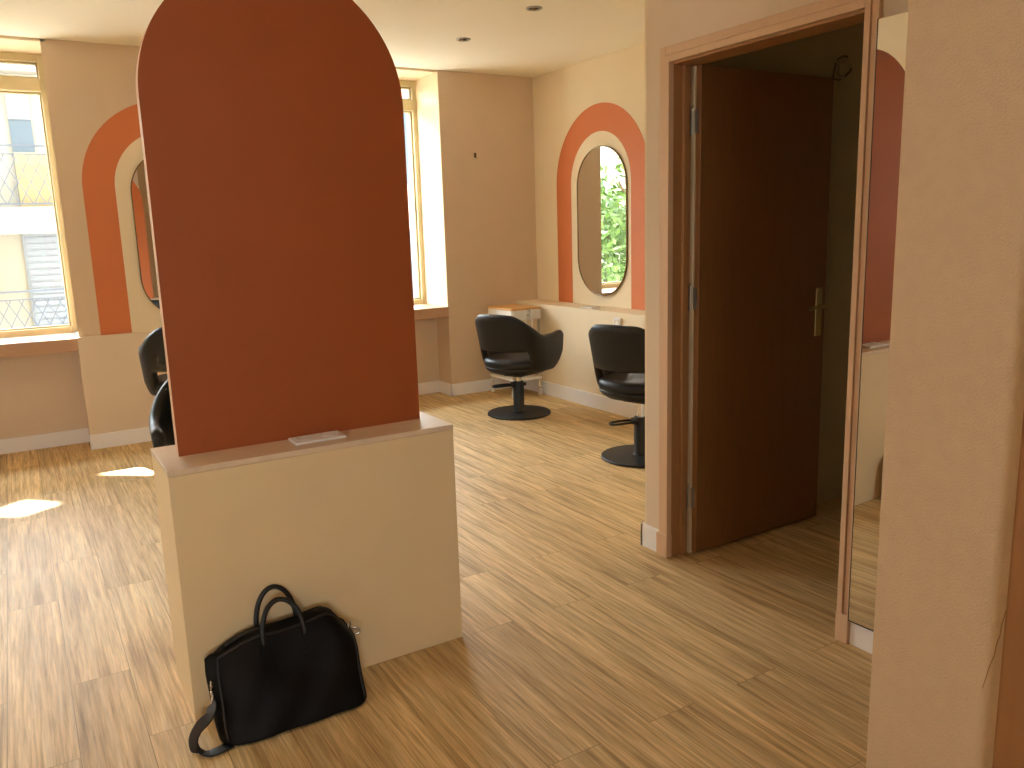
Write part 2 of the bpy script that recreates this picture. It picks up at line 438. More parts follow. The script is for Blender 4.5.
# ------------------------------------------------------------------ windows
def window(name, label, x0, x1, mull):
    xs = min(x1, PXL + .004) if x1 < 1 else x1
    w = sempty(name, label, 'window', ((x0 + x1) / 2, YG, SILL))
    ox = (x0 + x1) / 2; cx = lambda x: x - ox
    zt = H - .018 - SILL
    fw = .042
    tb0, tb1 = 2.475 - SILL, 2.565 - SILL
    bm = bmesh.new()
    box(bm, cx(x0), cx(x0) + fw, -.05, .06, 0, zt, .004); box(bm, cx(x1) - fw, cx(x1), -.05, .06, 0, zt, .004)
    box(bm, cx(x0) + fw, cx(x1) - fw, -.05, .06, zt - .05, zt, .004)
    box(bm, cx(x0) + fw, cx(x1) - fw, -.05, .06, 0, .045, .004)
    box(bm, cx(x0) + fw, cx(x1) - fw, -.06, .06, tb0, tb1, .004)
    for q in mull: box(bm, cx(q) - .035, cx(q) + .035, -.055, .06, .045, zt - .05, .004)
    link('window_frame', bm, M['winframe'], w)
    mull = sorted(mull)
    edges = [x0 + fw] + [s for q in mull for s in (q - .035, q + .035)] + [x1 - fw]
    for a, b in zip(edges[::2], edges[1::2]):
        bm = bmesh.new()
        for z0, z1 in ((.045, tb0), (tb1, zt - .05)):
            s = .012
            box(bm, cx(a), cx(a) + s, -.02, .03, z0, z1); box(bm, cx(b) - s, cx(b), -.02, .03, z0, z1)
            box(bm, cx(a) + s, cx(b) - s, -.02, .03, z0, z0 + s); box(bm, cx(a) + s, cx(b) - s, -.02, .03, z1 - s, z1)
        sash = link('sash', bm, mat('sash_seal', (176, 160, 120), .5, noise=.1), w)
        bm = boxes((cx(a) + .01, cx(b) - .01, .002, .008, .055, tb0 - .01))
        link('pane', bm, M['glass'], w)
        bm = boxes((cx(a) + .01, cx(b) - .01, .002, .008, tb1 + .01, zt - .06))
        link('pane', bm, M['glass'], w)
    bm = boxes((cx(x0) + .004, cx(xs) - .004, YB - YG - .012, -.05, -.09, 0), bev=.003)
    link('window_sill', bm, M['sill'], w)
    return w
window('window_1', 'left street window with yellowed frame looking onto balconies', W1[0], W1[1], [-.95])
window('window_2', 'right street window half hidden by the terracotta panel', W2[0], W2[1], [])

lw = sempty('added_window_left', 'added unseen window in the left wall for side fill light', 'window', (XL - .12, (LW[0] + LW[1]) / 2, LW[2]))
hy = (LW[1] - LW[0]) / 2; hz = LW[3] - LW[2]
link('window_frame', boxes((-.04, .04, -hy, -hy + .05, 0, hz), (-.04, .04, hy - .05, hy, 0, hz), (-.04, .04, -hy + .05, hy - .05, 0, .05), (-.04, .04, -hy + .05, hy - .05, hz - .05, hz), (-.04, .04, -.03, .03, .05, hz - .05), bev=.003), M['winframe'], lw)
link('pane', boxes((-.004, .004, -hy + .045, -.028, .045, hz - .045)), M['glass'], lw)
link('pane', boxes((-.004, .004, .028, hy - .045, .045, hz - .045)), M['glass'], lw)

fwn = sempty('added_window_back', 'added unseen window behind the viewer for frontal fill light', 'window', ((FW[0] + FW[1]) / 2, YF - .12, FW[2]))
hx_ = (FW[1] - FW[0]) / 2; hz_ = FW[3] - FW[2]
link('window_frame', boxes((-hx_, -hx_ + .05, -.04, .04, 0, hz_), (hx_ - .05, hx_, -.04, .04, 0, hz_), (-hx_ + .05, hx_ - .05, -.04, .04, 0, .05), (-hx_ + .05, hx_ - .05, -.04, .04, hz_ - .05, hz_), (-.03, .03, -.04, .04, .05, hz_ - .05), bev=.003), M['winframe'], fwn)
for a, b in ((-hx_ + .045, -.025), (.025, hx_ - .045)):
    link('pane', boxes((a, b, -.004, .004, .045, hz_ - .045)), M['glass'], fwn)

# ------------------------------------------------------------------ doorway and door
d1 = sempty('door_1', 'dark brown door standing open into the closet', 'door', (XD, DY1, 0))
def dl(x0, x1, y0, y1, z0, z1): return (x0 - XD, x1 - XD, y0 - DY1, y1 - DY1, z0, z1)
CZ = 2.122; CY0, CY1 = 1.640, 2.612
bm = bmesh.new()
for t_, w_ in ((.014, 0.0), (.022, .026)):
    pass
# stepped architrave: outer flat, raised inner bead
def arch_frame(bm, ya, yb, ztop, wid, x0, x1):
    box(bm, *dl(x0, x1, yb - wid, yb, 0, ztop), bev=.002)
    wr = wid * .8
    box(bm, *dl(x0, x1, ya, ya + wr, 0, ztop), bev=.002)
    box(bm, *dl(x0, x1, ya + wr, yb - wid, ztop - wid, ztop), bev=.002)
arch_frame(bm, CY0, CY1, CZ, .032, XD - .016, XD)
arch_frame(bm, CY0 + .0245, CY1 - .034, CZ - .034, .026, XD - .024, XD + .004)
link('architrave', bm, M['casing'], d1)
bm = bmesh.new()
box(bm, *dl(XD - .027, XD + .006, CY1 - .062, CY1 + .004, 0, .105), bev=.003)
box(bm, *dl(XD - .027, XD + .006, CY0 - .003, CY0 + .047, 0, .105), bev=.003)
link('plinth_block', bm, M['casing'], d1)
bm = bmesh.new()
box(bm, *dl(XD, XD + .112, DY1 - .008, DY1 + .02, 0, DZ)); box(bm, *dl(XD, XD + .112, DY0 - .02, DY0 + .002, 0, DZ))
box(bm, *dl(XD, XD + .112, DY0, DY1, DZ - .008, DZ + .02))
box(bm, *dl(XD + .05, XD + .075, DY1 - .022, DY1 - .007, 0, DZ - .006), bev=.002)
link('jamb_lining', bm, mat('brown_jamb_paint', (168, 126, 84), .5, noise=.05, nscale=10, stretch=(6, 6, .7)), d1)
bm = boxes(dl(XD + .098, XD + .114, DY1 - .030, DY1 - .007, 0, DZ - .01), bev=.001)
link('rebate_strip', bm, mat('pale_rebate_paint', (206, 196, 170), .6, noise=.05), d1)
# leaf, hinged on the far jamb, opened 90 degrees
LY0, LY1 = 2.505, 2.545
bm = boxes(dl(2.425, 3.225, LY0, LY1, .012, 2.053), bev=.002)
leaf = link('door_leaf', bm, M['leaf'], d1)
for zc in (.26, 1.13, 1.84):
    bm = bmesh.new()
    lathe(bm, [(.008, -.05), (.008, .05)], (2.419 - XD, LY1 + .003 - DY1, zc), 12)
    lathe(bm, [(.004, .05), (.006, .056), (.002, .062)], (2.419 - XD, LY1 + .003 - DY1, zc), 10)
    box(bm, *dl(2.419, 2.4245, LY0 + .01, LY1 + .002, zc - .045, zc + .045))
    link('hinge', bm, M['steel'], leaf)
for s, y in ((-1, LY0), (1, LY1)):
    bm = bmesh.new()
    y0, y1 = sorted((y, y + s * .007))
    hx = 3.176
    box(bm, *dl(hx - .021, hx + .021, y0, y1, .905, 1.120), bev=.003)
    box(bm, *dl(hx - .018, hx + .018, y0 - .002, y1 + .002, 1.108, 1.128), bev=.004)
    zl = 1.045
    pts = [(hx - XD, y - DY1, zl), (hx - XD, y + s * .040 - DY1, zl), (hx - .012 - XD, y + s * .050 - DY1, zl), (hx - .06 - XD, y + s * .052 - DY1, zl + .002), (hx - .115 - XD, y + s * .046 - DY1, zl - .006)]
    tube(bm, spline(pts, 5), .0085, 10)
    box(bm, *dl(hx - .006, hx + .006, y0 - .001, y1 + .001, .945, .965))
    link('door_handle', bm, M['handle'], leaf)

# second doorway at the right edge
d2 = sempty('door_2', 'brown door casing at the far right edge', 'door', (XN, ND[1], 0))
bm = bmesh.new()
box(bm, -.022, .004, -.075, -.003, 0, 2.08, .006); box(bm, -.022, .004, ND[0] - ND[1], ND[0] - ND[1] + .07, 0, 2.08, .006)
box(bm, -.022, .004, ND[0] - ND[1] + .07, -.075, 2.01, 2.08, .004)
link('architrave', bm, mat('brown_varnished_casing', (150, 102, 60), .45, noise=.06, nscale=10, stretch=(5, 5, .6)), d2)
link('door_leaf', boxes((.03, .07, ND[0] - ND[1] + .005, -.005, .01, 2.07), bev=.002), M['leaf'], d2)

# tall wall mirror right of the doorway
mt = thing('wall_mirror', 'tall frameless mirror right of the doorway reflecting the terracotta panel', 'mirror', (XD - .028, 1.629, .098), TILT_D)
bm = boxes((-.006, 0, -.70, 0, 0, 1.918))
link('mirror_glass', bm, M['mirror'], mt)
link('mirror_edge', boxes((-.007, -.0002, .0002, .0025, -.003, 1.920), (-.007, -.0002, -.70, .0002, -.004, -.0005)), M['dark'], mt)

# things inside the closet
t = thing('dangling_cable', 'dark cable loop on the closet wall above the open door', 'cable', (3.43, 2.635, 2.125))
cab = mat('dusty_cable', (120, 108, 88), .7, noise=.2)
bm = bmesh.new()
tube(bm, spline([(-.052, -.004, -.045), (-.066, -.02, -.012), (-.062, -.024, .02)], 6), .004, 8)
tube(bm, spline([(-.052, -.004, -.045), (-.035, -.02, -.052), (-.02, -.02, -.05)], 6), .004, 8)
link('cable', bm, cab, t)
bm = bmesh.new()
tube(bm, spline([(-.028, -.004, .040), (-.014, -.028, .052), (.008, -.03, .050), (.022, -.02, .056)], 6), .0045, 8)
link('cable', bm, cab, t)
bm = bmesh.new()
tube(bm, spline([(.034, -.004, -.03), (.042, -.025, -.010), (.056, -.02, .006)], 6), .0045, 8)
link('cable', bm, cab, t)
bm = bmesh.new(); box(bm, -.022, .022, -.018, 0, -.03, .03, .008)
link('junction_box', bm, M['closet'], t)
t = thing('light_switch', 'small dark switch on the closet wall near the door jamb', 'switch', (3.70, 2.635, .93))
link('switch_plate', boxes((-.035, .035, -.01, 0, -.05, .05), bev=.003), M['dark'], t)
link('switch_rocker', boxes((-.018, .018, -.016, -.009, -.028, .028), bev=.003), M['blackmetal'], t)

# ------------------------------------------------------------------ styling station : plinth + arch panel
PX0, PX1, PY0, PY1, PZ = .3105, 1.228, 2.442, 2.760, .788
NX, NR, NZC = .7705, .4035, 1.842
st = thing('styling_station', 'free standing cream plinth carrying a tall terracotta arch panel', 'station', ((PX0 + PX1) / 2, 2.60, 0))
ox, oy = (PX0 + PX1) / 2, 2.60
link('plinth', boxes((PX0 - ox, PX1 - ox, PY0 - oy, PY1 - oy, 0, PZ - .018), bev=.002), M['cream'], st)
link('plinth_top', boxes((PX0 - ox - .001, PX1 - ox + .001, PY0 - oy - .001, PY1 - oy + .001, PZ - .0175, PZ), bev=.0015), M['creamtop'], st)
bm = bmesh.new()
A = arch_pts(NX - ox, PZ, NZC, NR, 56)
prism(bm, A, lambda a, b: (a, 2.593 - oy, b), lambda a, b: (a, 2.638 - oy, b))
panel = link('arch_panel', bm, [M['terra'], M['paneledge']], st)
for p in panel.data.polygons:
    if abs(p.normal.y) < .5: p.material_index = 1
bm = bmesh.new()
strip_between(bm, arch_pts(NX - ox, PZ + .001, NZC, NR - .001), arch_pts(NX - ox, PZ + .001, NZC, NR - .12), lambda a, b: (a, 2.6375 - oy, b), lambda a, b: (a, 2.640 - oy, b))
link('orange_border', bm, M['orange'], panel)
bm = bmesh.new()
prism(bm, arch_pts(NX - ox, PZ + .001, NZC, NR - .12), lambda a, b: (a, 2.6375 - oy, b), lambda a, b: (a, 2.640 - oy, b))
link('cream_field', bm, M['wallcream'], panel)
m3 = oval_mirror('oval mirror on the rear of the terracotta arch panel', .42, 1.05, 1.45, (NX, 2.6405, 1.45), PI)

def socket_plate(t, w, d, gap=2):
    link('cover_plate', boxes((-w / 2, w / 2, -d / 2, d / 2, 0, .009), bev=.003), M['plastic'], t)
    for k in range(gap):
        cx = (k - (gap - 1) / 2) * w / gap
        bm = bmesh.new()
        lathe(bm, [(.030, .0088), (.030, .0105), (.028, .0112), (.026, .0094), (.0, .0092)], (cx, 0, 0), 28, cap=False)
        lathe(bm, [(.0032, .0090), (.0032, .0098), (0, .0098)], (cx - .0095, 0, 0), 10, cap=False)
        lathe(bm, [(.0032, .0090), (.0032, .0098), (0, .0098)], (cx + .0095, 0, 0), 10, cap=False)
        link('socket', bm, M['plastic'], t)
t = thing('double_socket', 'white double socket plate on the plinth in front of the terracotta panel', 'socket', (.782, 2.534, PZ + .0006), .0)
socket_plate(t, .168, .086)
t = thing('double_socket', 'white double socket plate lying on top of the right wall ledge', 'socket', (LX + .075, 5.32, .7906), PI / 2)
socket_plate(t, .152, .082)
t = thing('wall_socket', 'white upright socket box on the ledge front behind the right chair', 'socket', (LX - .0006, 4.86, .712), 0)
bm = boxes((-.02, 0, -.042, .042, -.042, .042), bev=.004); link('cover_plate', bm, M['plastic'], t)
bm = bmesh.new()
for k in range(2):
    pass
O = [(.028 * math.cos(2 * PI * i / 24), .028 * math.sin(2 * PI * i / 24)) for i in range(24)]
I = [(.024 * math.cos(2 * PI * i / 24), .024 * math.sin(2 * PI * i / 24)) for i in range(24)]
strip_between(bm, O, I, lambda a, b: (-.025, a, b), lambda a, b: (-.018, a, b), True)
link('socket', bm, M['plastic'], t)

# ------------------------------------------------------------------ salon chairs (local: faces +x)
def outline(u, off=0.0):
    """plan of the tub shell, u in [-1,1] -> (x, y, nx, ny)"""
    A, B, ex = .25, .276, 2.2
    Lstr = .235
    a = abs(u); s = 1 if u >= 0 else -1
    if a < .68:
        ph = a / .68 * PI / 2
        c, q = math.cos(ph), math.sin(ph)
        x = -A * (c ** (2 / ex)) if c > 1e-6 else 0.0
        y = B * (q ** (2 / ex)) if q > 1e-6 else 0.0
    else:
        k = (a - .68) / .32
        x = Lstr * k; y = B - .012 * k * k
    return x, s * y

def sm(a, b, x):
    t = min(1, max(0, (x - a) / (b - a))); return t * t * (3 - 2 * t)

def chair_shell(lift):
    NU = 73; rings = []
    # arc-length resampling of u
    us = [-1 + 2 * i / 1200 for i in range(1201)]
    P = [outline(u) for u in us]
    cum = [0]
    for p, q in zip(P[:-1], P[1:]): cum.append(cum[-1] + math.hypot(q[0] - p[0], q[1] - p[1]))
    tot = cum[-1]; out = []; j = 0
    for i in range(NU):
        w = i / (NU - 1)
        d = tot * w
        while j < 1199 and cum[j + 1] < d: j += 1
        f = (d - cum[j]) / max(1e-9, cum[j + 1] - cum[j])
        out.append((P[j][0] + f * (P[j + 1][0] - P[j][0]), P[j][1] + f * (P[j + 1][1] - P[j][1]), w * 2 - 1))
    n = len(out)
    for i, (x, y, w) in enumerate(out):
        x0, y0, _ = out[max(i - 1, 0)]; x1, y1, _ = out[min(i + 1, n - 1)]
        tx, ty = x1 - x0, y1 - y0; l = math.hypot(tx, ty); nx, ny = ty / l, -tx / l
        if nx * x + ny * y < 0: nx, ny = -nx, -ny
        a = abs(w)
        top = .812 - .015 * min(1, a / .3) ** 2
        top = top - (.155) * sm(.18, .62, a) + .012 * sm(.75, .95, a)
        bot = .515 - .150 * sm(.375, .43, a) - .02 * sm(.43, .6, a)
        # rounded front of the arms
        k = sm(.84, 1.0, a)
        bot += .10 * k * k
        endr = max(0.0, (a - .955) / .045)
        top -= .030 * endr ** 2; bot += .028 * endr ** 2
        flare = .10 * (1 - sm(.25, .7, a)) + .08
        th = .046 - .012 * endr
        ring = []
        K = 7
        def at(z, inn):
            off = flare * (z - .43) if z > .43 else .35 * (z - .43)
            off -= (th if inn else 0)
            return (x + nx * off, y + ny * off, z + lift)
        r = th * .48
        for q in range(K + 1): ring.append(at(bot + r + (top - bot - 2 * r) * q / K, False))
        for q in (.3, .7):
            pa, pb = at(top - r, False), at(top - r, True); hgt = r * .92 * math.sin(PI * q) + 0
            ring.append((pa[0] + (pb[0] - pa[0]) * q, pa[1] + (pb[1] - pa[1]) * q, top - r + lift + hgt))
        for q in range(K, -1, -1): ring.append(at(bot + r + (top - bot - 2 * r) * q / K, True))
        for q in (.7, .3):
            pa, pb = at(bot + r, False), at(bot + r, True)
            ring.append((pa[0] + (pb[0] - pa[0]) * q, pa[1] + (pb[1] - pa[1]) * q, bot + r + lift - r * .92 * math.sin(PI * q)))
        rings.append(ring)
    bm = bmesh.new(); loft(bm, rings); return bm

def seat_ring(k, z, lift, n=64):
    R = []
    for i in range(n):
        t = 2 * PI * i / n; c, s = math.cos(t), math.sin(t)
        ex = 2 / 2.4
        x = (abs(c) ** ex) * (1 if c >= 0 else -1); y = (abs(s) ** ex) * (1 if s >= 0 else -1)
        R.append((.240 * k * x + .008 * (1 if c > 0 else -1) * 0 - .002, .250 * k * y, z + lift))
    return R

def make_chair(label, loc, rz, lift):
    t = thing('salon_chair', label, 'chair', loc, rz, 'black salon chairs')
    smooth_by_angle(link('shell', chair_shell(lift), M['leather'], t), 60)
    bm = bmesh.new()
    loft(bm, [seat_ring(k, z, lift) for k, z in ((.97, .385), (1.0, .40), (1.005, .42), (.985, .437), (.93, .449), (.80, .455), (.5, .458), (.1, .459))])
    link('seat', bm, M['leather'], t, True)
    bm = bmesh.new()
    loft(bm, [seat_ring(k, z, lift) for k, z in ((.30, .318), (.62, .322), (.80, .333), (.92, .352), (.985, .376), (.975, .386))])
    link('seat_pan', bm, M['leather'], t, True)
    bm = bmesh.new(); box(bm, -.08, .08, -.08, .08, .300 + lift, .319 + lift, .004)
    link('mount_plate', bm, M['blackmetal'], t)
    bm = bmesh.new(); lathe(bm, [(.0255, .22), (.0255, .302 + lift)], n=24)
    smooth_by_angle(link('piston', bm, M['chrome'], t))
    bm = bmesh.new(); lathe(bm, [(.052, .018), (.046, .024), (.043, .03), (.043, .255), (.041, .262), (.028, .264)], n=32)
    smooth_by_angle(link('column', bm, M['blackmetal'], t))
    bm = bmesh.new(); lathe(bm, [(.244, 0), (.250, .003), (.250, .012), (.246, .016), (.15, .019), (.04, .021)], n=72)
    smooth_by_angle(link('base_disc', bm, M['blackmetal'], t))
    bm = bmesh.new()
    tube(bm, spline([(-.035, .028, .235), (-.10, .034, .238), (-.19, .03, .236), (-.21, 0, .234), (-.19, -.03, .236), (-.10, -.034, .238), (-.035, -.028, .235)], 6), .0075, 8)
    box(bm, -.055, -.03, -.032, .032, .215, .255, .004); box(bm, .035, .062, -.012, .012, .222, .246, .004)
    bmesh.ops.rotate(bm, cent=(0, 0, 0), matrix=Matrix.Rotation(-rz - math.radians(12), 3, 'Z'), verts=bm.verts[:])
    smooth_by_angle(link('pump_lever', bm, M['blackmetal'], t))
    return t
make_chair('black salon chair in front of the white trolley, whole chair visible', (3.298, 5.385, 0), math.radians(22), 0.008)
make_chair('black salon chair half hidden by the partition, right of the other', (3.25, 3.852, 0), math.radians(18), .062)
make_chair('black salon chair facing the left pier mirror, farther one behind the panel', (.90, 5.45, 0), math.radians(84), .135)
make_chair('black salon chair just behind the plinth, facing the panel from behind', (.70, 3.58, 0), math.radians(-98), .06)

# ------------------------------------------------------------------ trolley in the corner
TX0, TX1, TY0, TY1 = 3.555, 3.85, 5.885, 6.285
t = thing('salon_trolley', 'small white trolley with pale wood top in the corner', 'trolley', ((TX0 + TX1) / 2, (TY0 + TY1) / 2, 0))
hx, hy = (TX1 - TX0) / 2, (TY1 - TY0) / 2
link('wooden_top', boxes((-hx - .004, hx + .004, -hy - .004, hy + .004, .756, .774), bev=.003), M['wood'], t)
link('tray_body', boxes((-hx, hx - .0, -hy, hy, .672, .7555), bev=.003), M['plastic'], t)
for k, z in enumerate((.680,)):
    d = link('drawer', boxes((-hx + .012, hx - .012, -hy - .010, -hy + .0005, z, z + .065), bev=.003), M['plastic'], t)
    link('drawer_pull', boxes((-.02, .02, -hy - .018, -hy - .0095, z + .028, z + .036), bev=.003), M['steel'], d)
bm = bmesh.new(); tube(bm, spline([(-.03, -hy - .0, .745), (-.03, -hy - .035, .742), (-.03, -hy - .036, .60), (-.0, -hy - .036, .575), (.03, -hy - .036, .60), (.03, -hy - .035, .742), (.03, -hy - .0, .745)], 4), .008, 8)
link('side_handle', bm, M['plastic'], t)
link('lower_shelf', boxes((-hx, hx, -hy, hy, .145, .165), bev=.004), M['plastic'], t)
link('middle_shelf', boxes((-hx, hx, -hy, hy, .42, .436), bev=.004), M['plastic'], t)
for sx in (-1, 1):
    for sy in (-1, 1):
        bm = bmesh.new(); lathe(bm, [(.011, .08), (.011, .6725)], (sx * (hx - .014), sy * (hy - .014), 0), 14)
        link('post', bm, M['chrome'], t)
        bm = bmesh.new()
        cx, cy = sx * (hx - .014), sy * (hy - .014)
        prof = [(.012, -.011), (.026, -.011), (.030, -.006), (.030, .006), (.026, .011), (.012, .011)]
        n = 20
        loft(bm, [[(cx + z, cy + r * math.cos(2 * PI * i / n), .030 + r * math.sin(2 * PI * i / n)) for i in range(n)] for r, z in prof])
        box(bm, cx - .017, cx - .0125, cy - .012, cy + .012, .022, .08); box(bm, cx + .0125, cx + .017, cy - .012, cy + .012, .022, .08)
        box(bm, cx - .017, cx + .017, cy - .014, cy + .014, .072, .084)
        smooth_by_angle(link('caster', bm, M['plastic'], t))

# ------------------------------------------------------------------ wall hook, ceiling spots
t = thing('wall_hook', 'tiny metal picture hook on the bare pier beside the right window', 'hook', (3.527, YB, 2.071))
bm = bmesh.new(); box(bm, -.011, .011, -.003, 0, -.022, .016, .001)
link('hook_plate', bm, M['brass'], t)
bm = bmesh.new(); tube(bm, spline([(0, -.002, -.012), (0, -.012, -.024), (0, -.02, -.018), (0, -.02, -.006)], 5), .002, 8)
link('hook_arm', bm, M['brass'], t)
bm = bmesh.new(); lathe(bm, [(.006, 0), (.006, .003), (0, .003)], (0, 0, 0), 12, cap=False)
o = link('nail_head', bm, M['dark'], t); o.rotation_euler = (PI / 2, 0, 0); o.location = (0, -.003, .012)

def downlight(label, x, y):
    t = thing('ceiling_spotlight', label, 'spotlight', (x, y, H), 0, 'recessed ceiling spotlights')
    bm = bmesh.new(); lathe(bm, [(.050, 0), (.050, -.004), (.046, -.007), (.037, -.007), (.034, -.001), (.034, 0)], n=32, cap=False)
    link('trim_ring', bm, M['steel'], t, True)
    bm = bmesh.new(); lathe(bm, [(.035, -.0008), (.02, -.0012), (0, -.0012)], n=24, cap=False)
    link('recess', bm, M['dark'], t)
    bm = bmesh.new(); lathe(bm, [(.016, -.001), (.018, -.005), (.012, -.010), (0, -.011)], n=20, cap=False)
    link('bulb', bm, M['brass'], t, True)
downlight('recessed ceiling spotlight nearer the viewer, switched off', 2.885, 4.40)
downlight('recessed ceiling spotlight nearer the window pier, switched off', 2.876, 5.29)

# ------------------------------------------------------------------ black leather bag leaning on the plinth
bg = thing('leather_bag', 'black leather briefcase bag with two handles leaning on the plinth', 'bag', (.575, 2.281, 0))
def bag_half(z, k):
    return 0
def bag_point(a, b, side):
    """a in [-1,1] along width, b in [0,1] up; side -1 front, +1 back"""
    w = (.200 - .004 * b + .012 * math.sin(PI * min(1, b * 1.05))) - .016 * max(0, b - .8) ** 1.5 * 10 * (1 if a > 0 else .2)
    x = a * w + .004 * math.sin(7 * b + 2 * a)
    hgt = .270 + .004 * a - .075 * max(0, -a - .35) ** 1.3 - .30 * max(0, a - .68) ** 1.6 - .006 * math.cos(4 * a)
    z = b * hgt
    yc = .0 + .092 * b ** 1.1                      # leans back
    th = (.060 - .016 * b - .014 * b ** 6) * (1 - .35 * abs(a) ** 8)
    fold = .006 * math.sin(3.2 * a + 5.1 * b + .7) * b * (1 - b) * 4 + .0025 * math.sin(9 * a - 9 * b) * (1 - b * .6)
    return (x, yc + side * th - (fold if side < 0 else 0), z)
NA, NB = 40, 18
bm = bmesh.new(); rings = []
for j in range(NB + 1):
    b = j / NB
    ring = [bag_point(-1 + 2 * i / NA, b, -1) for i in range(NA + 1)]
    for q in (.25, .5, .75):
        p, r = bag_point(1, b, -1), bag_point(1, b, 1)
        ring.append((p[0] + .018 * math.sin(PI * q) * (1 - .3 * b), p[1] + (r[1] - p[1]) * q, p[2]))
    ring += [bag_point(1 - 2 * i / NA, b, 1) for i in range(NA + 1)]
    for q in (.25, .5, .75):
        p, r = bag_point(-1, b, 1), bag_point(-1, b, -1)
        ring.append((p[0] - (.018 + .016 * b) * math.sin(PI * q), p[1] + (r[1] - p[1]) * q, p[2]))
    rings.append(ring)
def shrink(ring, k, dz):
    cx = sum(p[0] for p in ring) / len(ring); cy = sum(p[1] for p in ring) / len(ring)
    return [(cx + (p[0] - cx) * (1 - (1 - k) * .25), cy + (p[1] - cy) * k, p[2] + dz) for p in ring]
top = rings[-1]
rings = [shrink(rings[0], .75, .0)] + [[(p[0], p[1], p[2] + .008) for p in rings[0]]] + rings[1:] + [shrink(top, .85, .006), shrink(top, .5, .011), shrink(top, .1, .011)]
loft(bm, rings)
bag_body = link('bag_body', bm, M['bag'], bg, True)
# piping along both front and back edges
for side, nm in ((-1, 'piping'), (1, 'piping')):
    pts = [bag_point(-1, b / 14, side) for b in range(1, 15)] + [bag_point(-1 + 2 * i / 20, 1, side) for i in range(1, 21)] + [bag_point(1, 1 - b / 14, side) for b in range(1, 14)]
    bm = bmesh.new(); tube(bm, pts, .0042, 8)
    link(nm, bm, M['strap'], bag_body, True)
# zip along the top
bm = bmesh.new()
pts = []
for i in range(25):
    p, q = bag_point(-.86 + 1.72 * i / 24, 1, -1), bag_point(-.86 + 1.72 * i / 24, 1, 1)
    pts.append(((p[0] + q[0]) / 2, (p[1] + q[1]) / 2, p[2] + .0095))
tube(bm, pts, .006, 8, flat=(1, .45))
link('zip', bm, M['strap'], bag_body, True)
# handles with stitched tabs on both faces
def handle(side):
    L_, R_ = Vector(bag_point(-.34, .955, side)), Vector(bag_point(.29, .955, side))
    c_ = (L_ + R_) / 2; hw = (R_ - L_) / 2
    pk = .116 if side > 0 else .098
    lean = .020 if side > 0 else .040
    o0 = Vector((0, side * .006, 0))
    sp = [L_ + o0 + Vector((0, 0, -.03)), L_ + o0 + Vector((0, 0, -.012))]
    for i in range(25):
        t_ = PI * i / 24; k_ = math.sin(t_)
        sp.append(c_ + o0 + hw * (-math.cos(t_)) * (1 - .10 * k_) + Vector((0, lean * k_ ** .8, pk * k_ ** .8)))
    sp += [R_ + o0 + Vector((0, 0, -.012)), R_ + o0 + Vector((0, 0, -.03))]
    bm = bmesh.new(); tube(bm, sp, .0078, 10)
    h = link('handle', bm, M['strap'], bg, True)
    for a in (-.34, .29):
        bm = bmesh.new(); rr = []
        for k in range(7):
            b = .70 + .26 * k / 6
            c = bag_point(a, b, side); wd = .015 if k > 0 else .010
            cl, cr = bag_point(a - wd / .24, b, side), bag_point(a + wd / .24, b, side)
            o_ = side * .0045
            rr.append([(cl[0], cl[1] + o_ * .2, cl[2]), (cl[0], cl[1] + o_, cl[2]), (cr[0], cr[1] + o_, cr[2]), (cr[0], cr[1] + o_ * .2, cr[2])])
        loft(bm, rr)
        link('handle_tab', bm, M['bag'], h, False)
handle(-1); handle(1)
# D-rings and clips
def dring(cx, cy, cz, ax):
    bm = bmesh.new()
    pts = [(cx + ax[0] * .013 * math.cos(2 * PI * i / 16), cy + ax[1] * .013 * math.cos(2 * PI * i / 16), cz + .013 * math.sin(2 * PI * i / 16)) for i in range(16)]
    tube(bm, pts, .0026, 8, closed=True)
    return bm
pl_ = bag_point(-1, .74, 0); pr_ = bag_point(1, .90, 0)
bm = dring(pl_[0] - .022, pl_[1] - .03, pl_[2], (.3, .95))
tube(bm, spline([(pl_[0] - .026, pl_[1] - .036, pl_[2] - .012), (pl_[0] - .024, pl_[1] - .040, pl_[2] - .03), (pl_[0] - .030, pl_[1] - .042, pl_[2] - .05)], 5), .0042, 8)
link('strap_ring', bm, M['chrome'], bg, True)
bm = dring(pr_[0] + .012, pr_[1] - .004, pr_[2] + .004, (.6, .8))
tube(bm, spline([(pr_[0] + .014, pr_[1] - .006, pr_[2] - .006), (pr_[0] + .03, pr_[1] - .012, pr_[2] - .004), (pr_[0] + .042, pr_[1] - .016, pr_[2] - .016), (pr_[0] + .034, pr_[1] - .016, pr_[2] - .026), (pr_[0] + .02, pr_[1] - .01, pr_[2] - .02)], 5), .003, 8)
link('strap_clip', bm, M['chrome'], bg, True)
# shoulder strap: falls from the left ring to the floor and folds back under the bag
SP = [(pl_[0] - .030, pl_[1] - .042, pl_[2] - .05), (-.245, -.018, .110), (-.278, .004, .070), (-.296, .006, .034), (-.292, -.012, .008), (-.270, -.034, .005), (-.238, -.036, .005), (-.200, -.026, .006)]
sp = spline(SP, 7)
bm = bmesh.new(); rings = []
W_ = .018
for i, p in enumerate(sp):
    tt = (sp[min(i + 1, len(sp) - 1)] - sp[max(i - 1, 0)]).normalized()
    k = i / (len(sp) - 1)
    wdir = Vector((.45, -.75, .5)).lerp(Vector((.55, -.83, .05)), min(1, k * 1.2))
    wdir = (wdir - tt * wdir.dot(tt)).normalized()
    nn = tt.cross(wdir) * .0022
    off = Vector((0, 0, max(0, .0025 + abs(wdir.z) * W_ - p.z)))
    q = p + off
    rings.append([q + wdir * W_ + nn, q - wdir * W_ + nn, q - wdir * W_ - nn, q + wdir * W_ - nn])
loft(bm, rings)
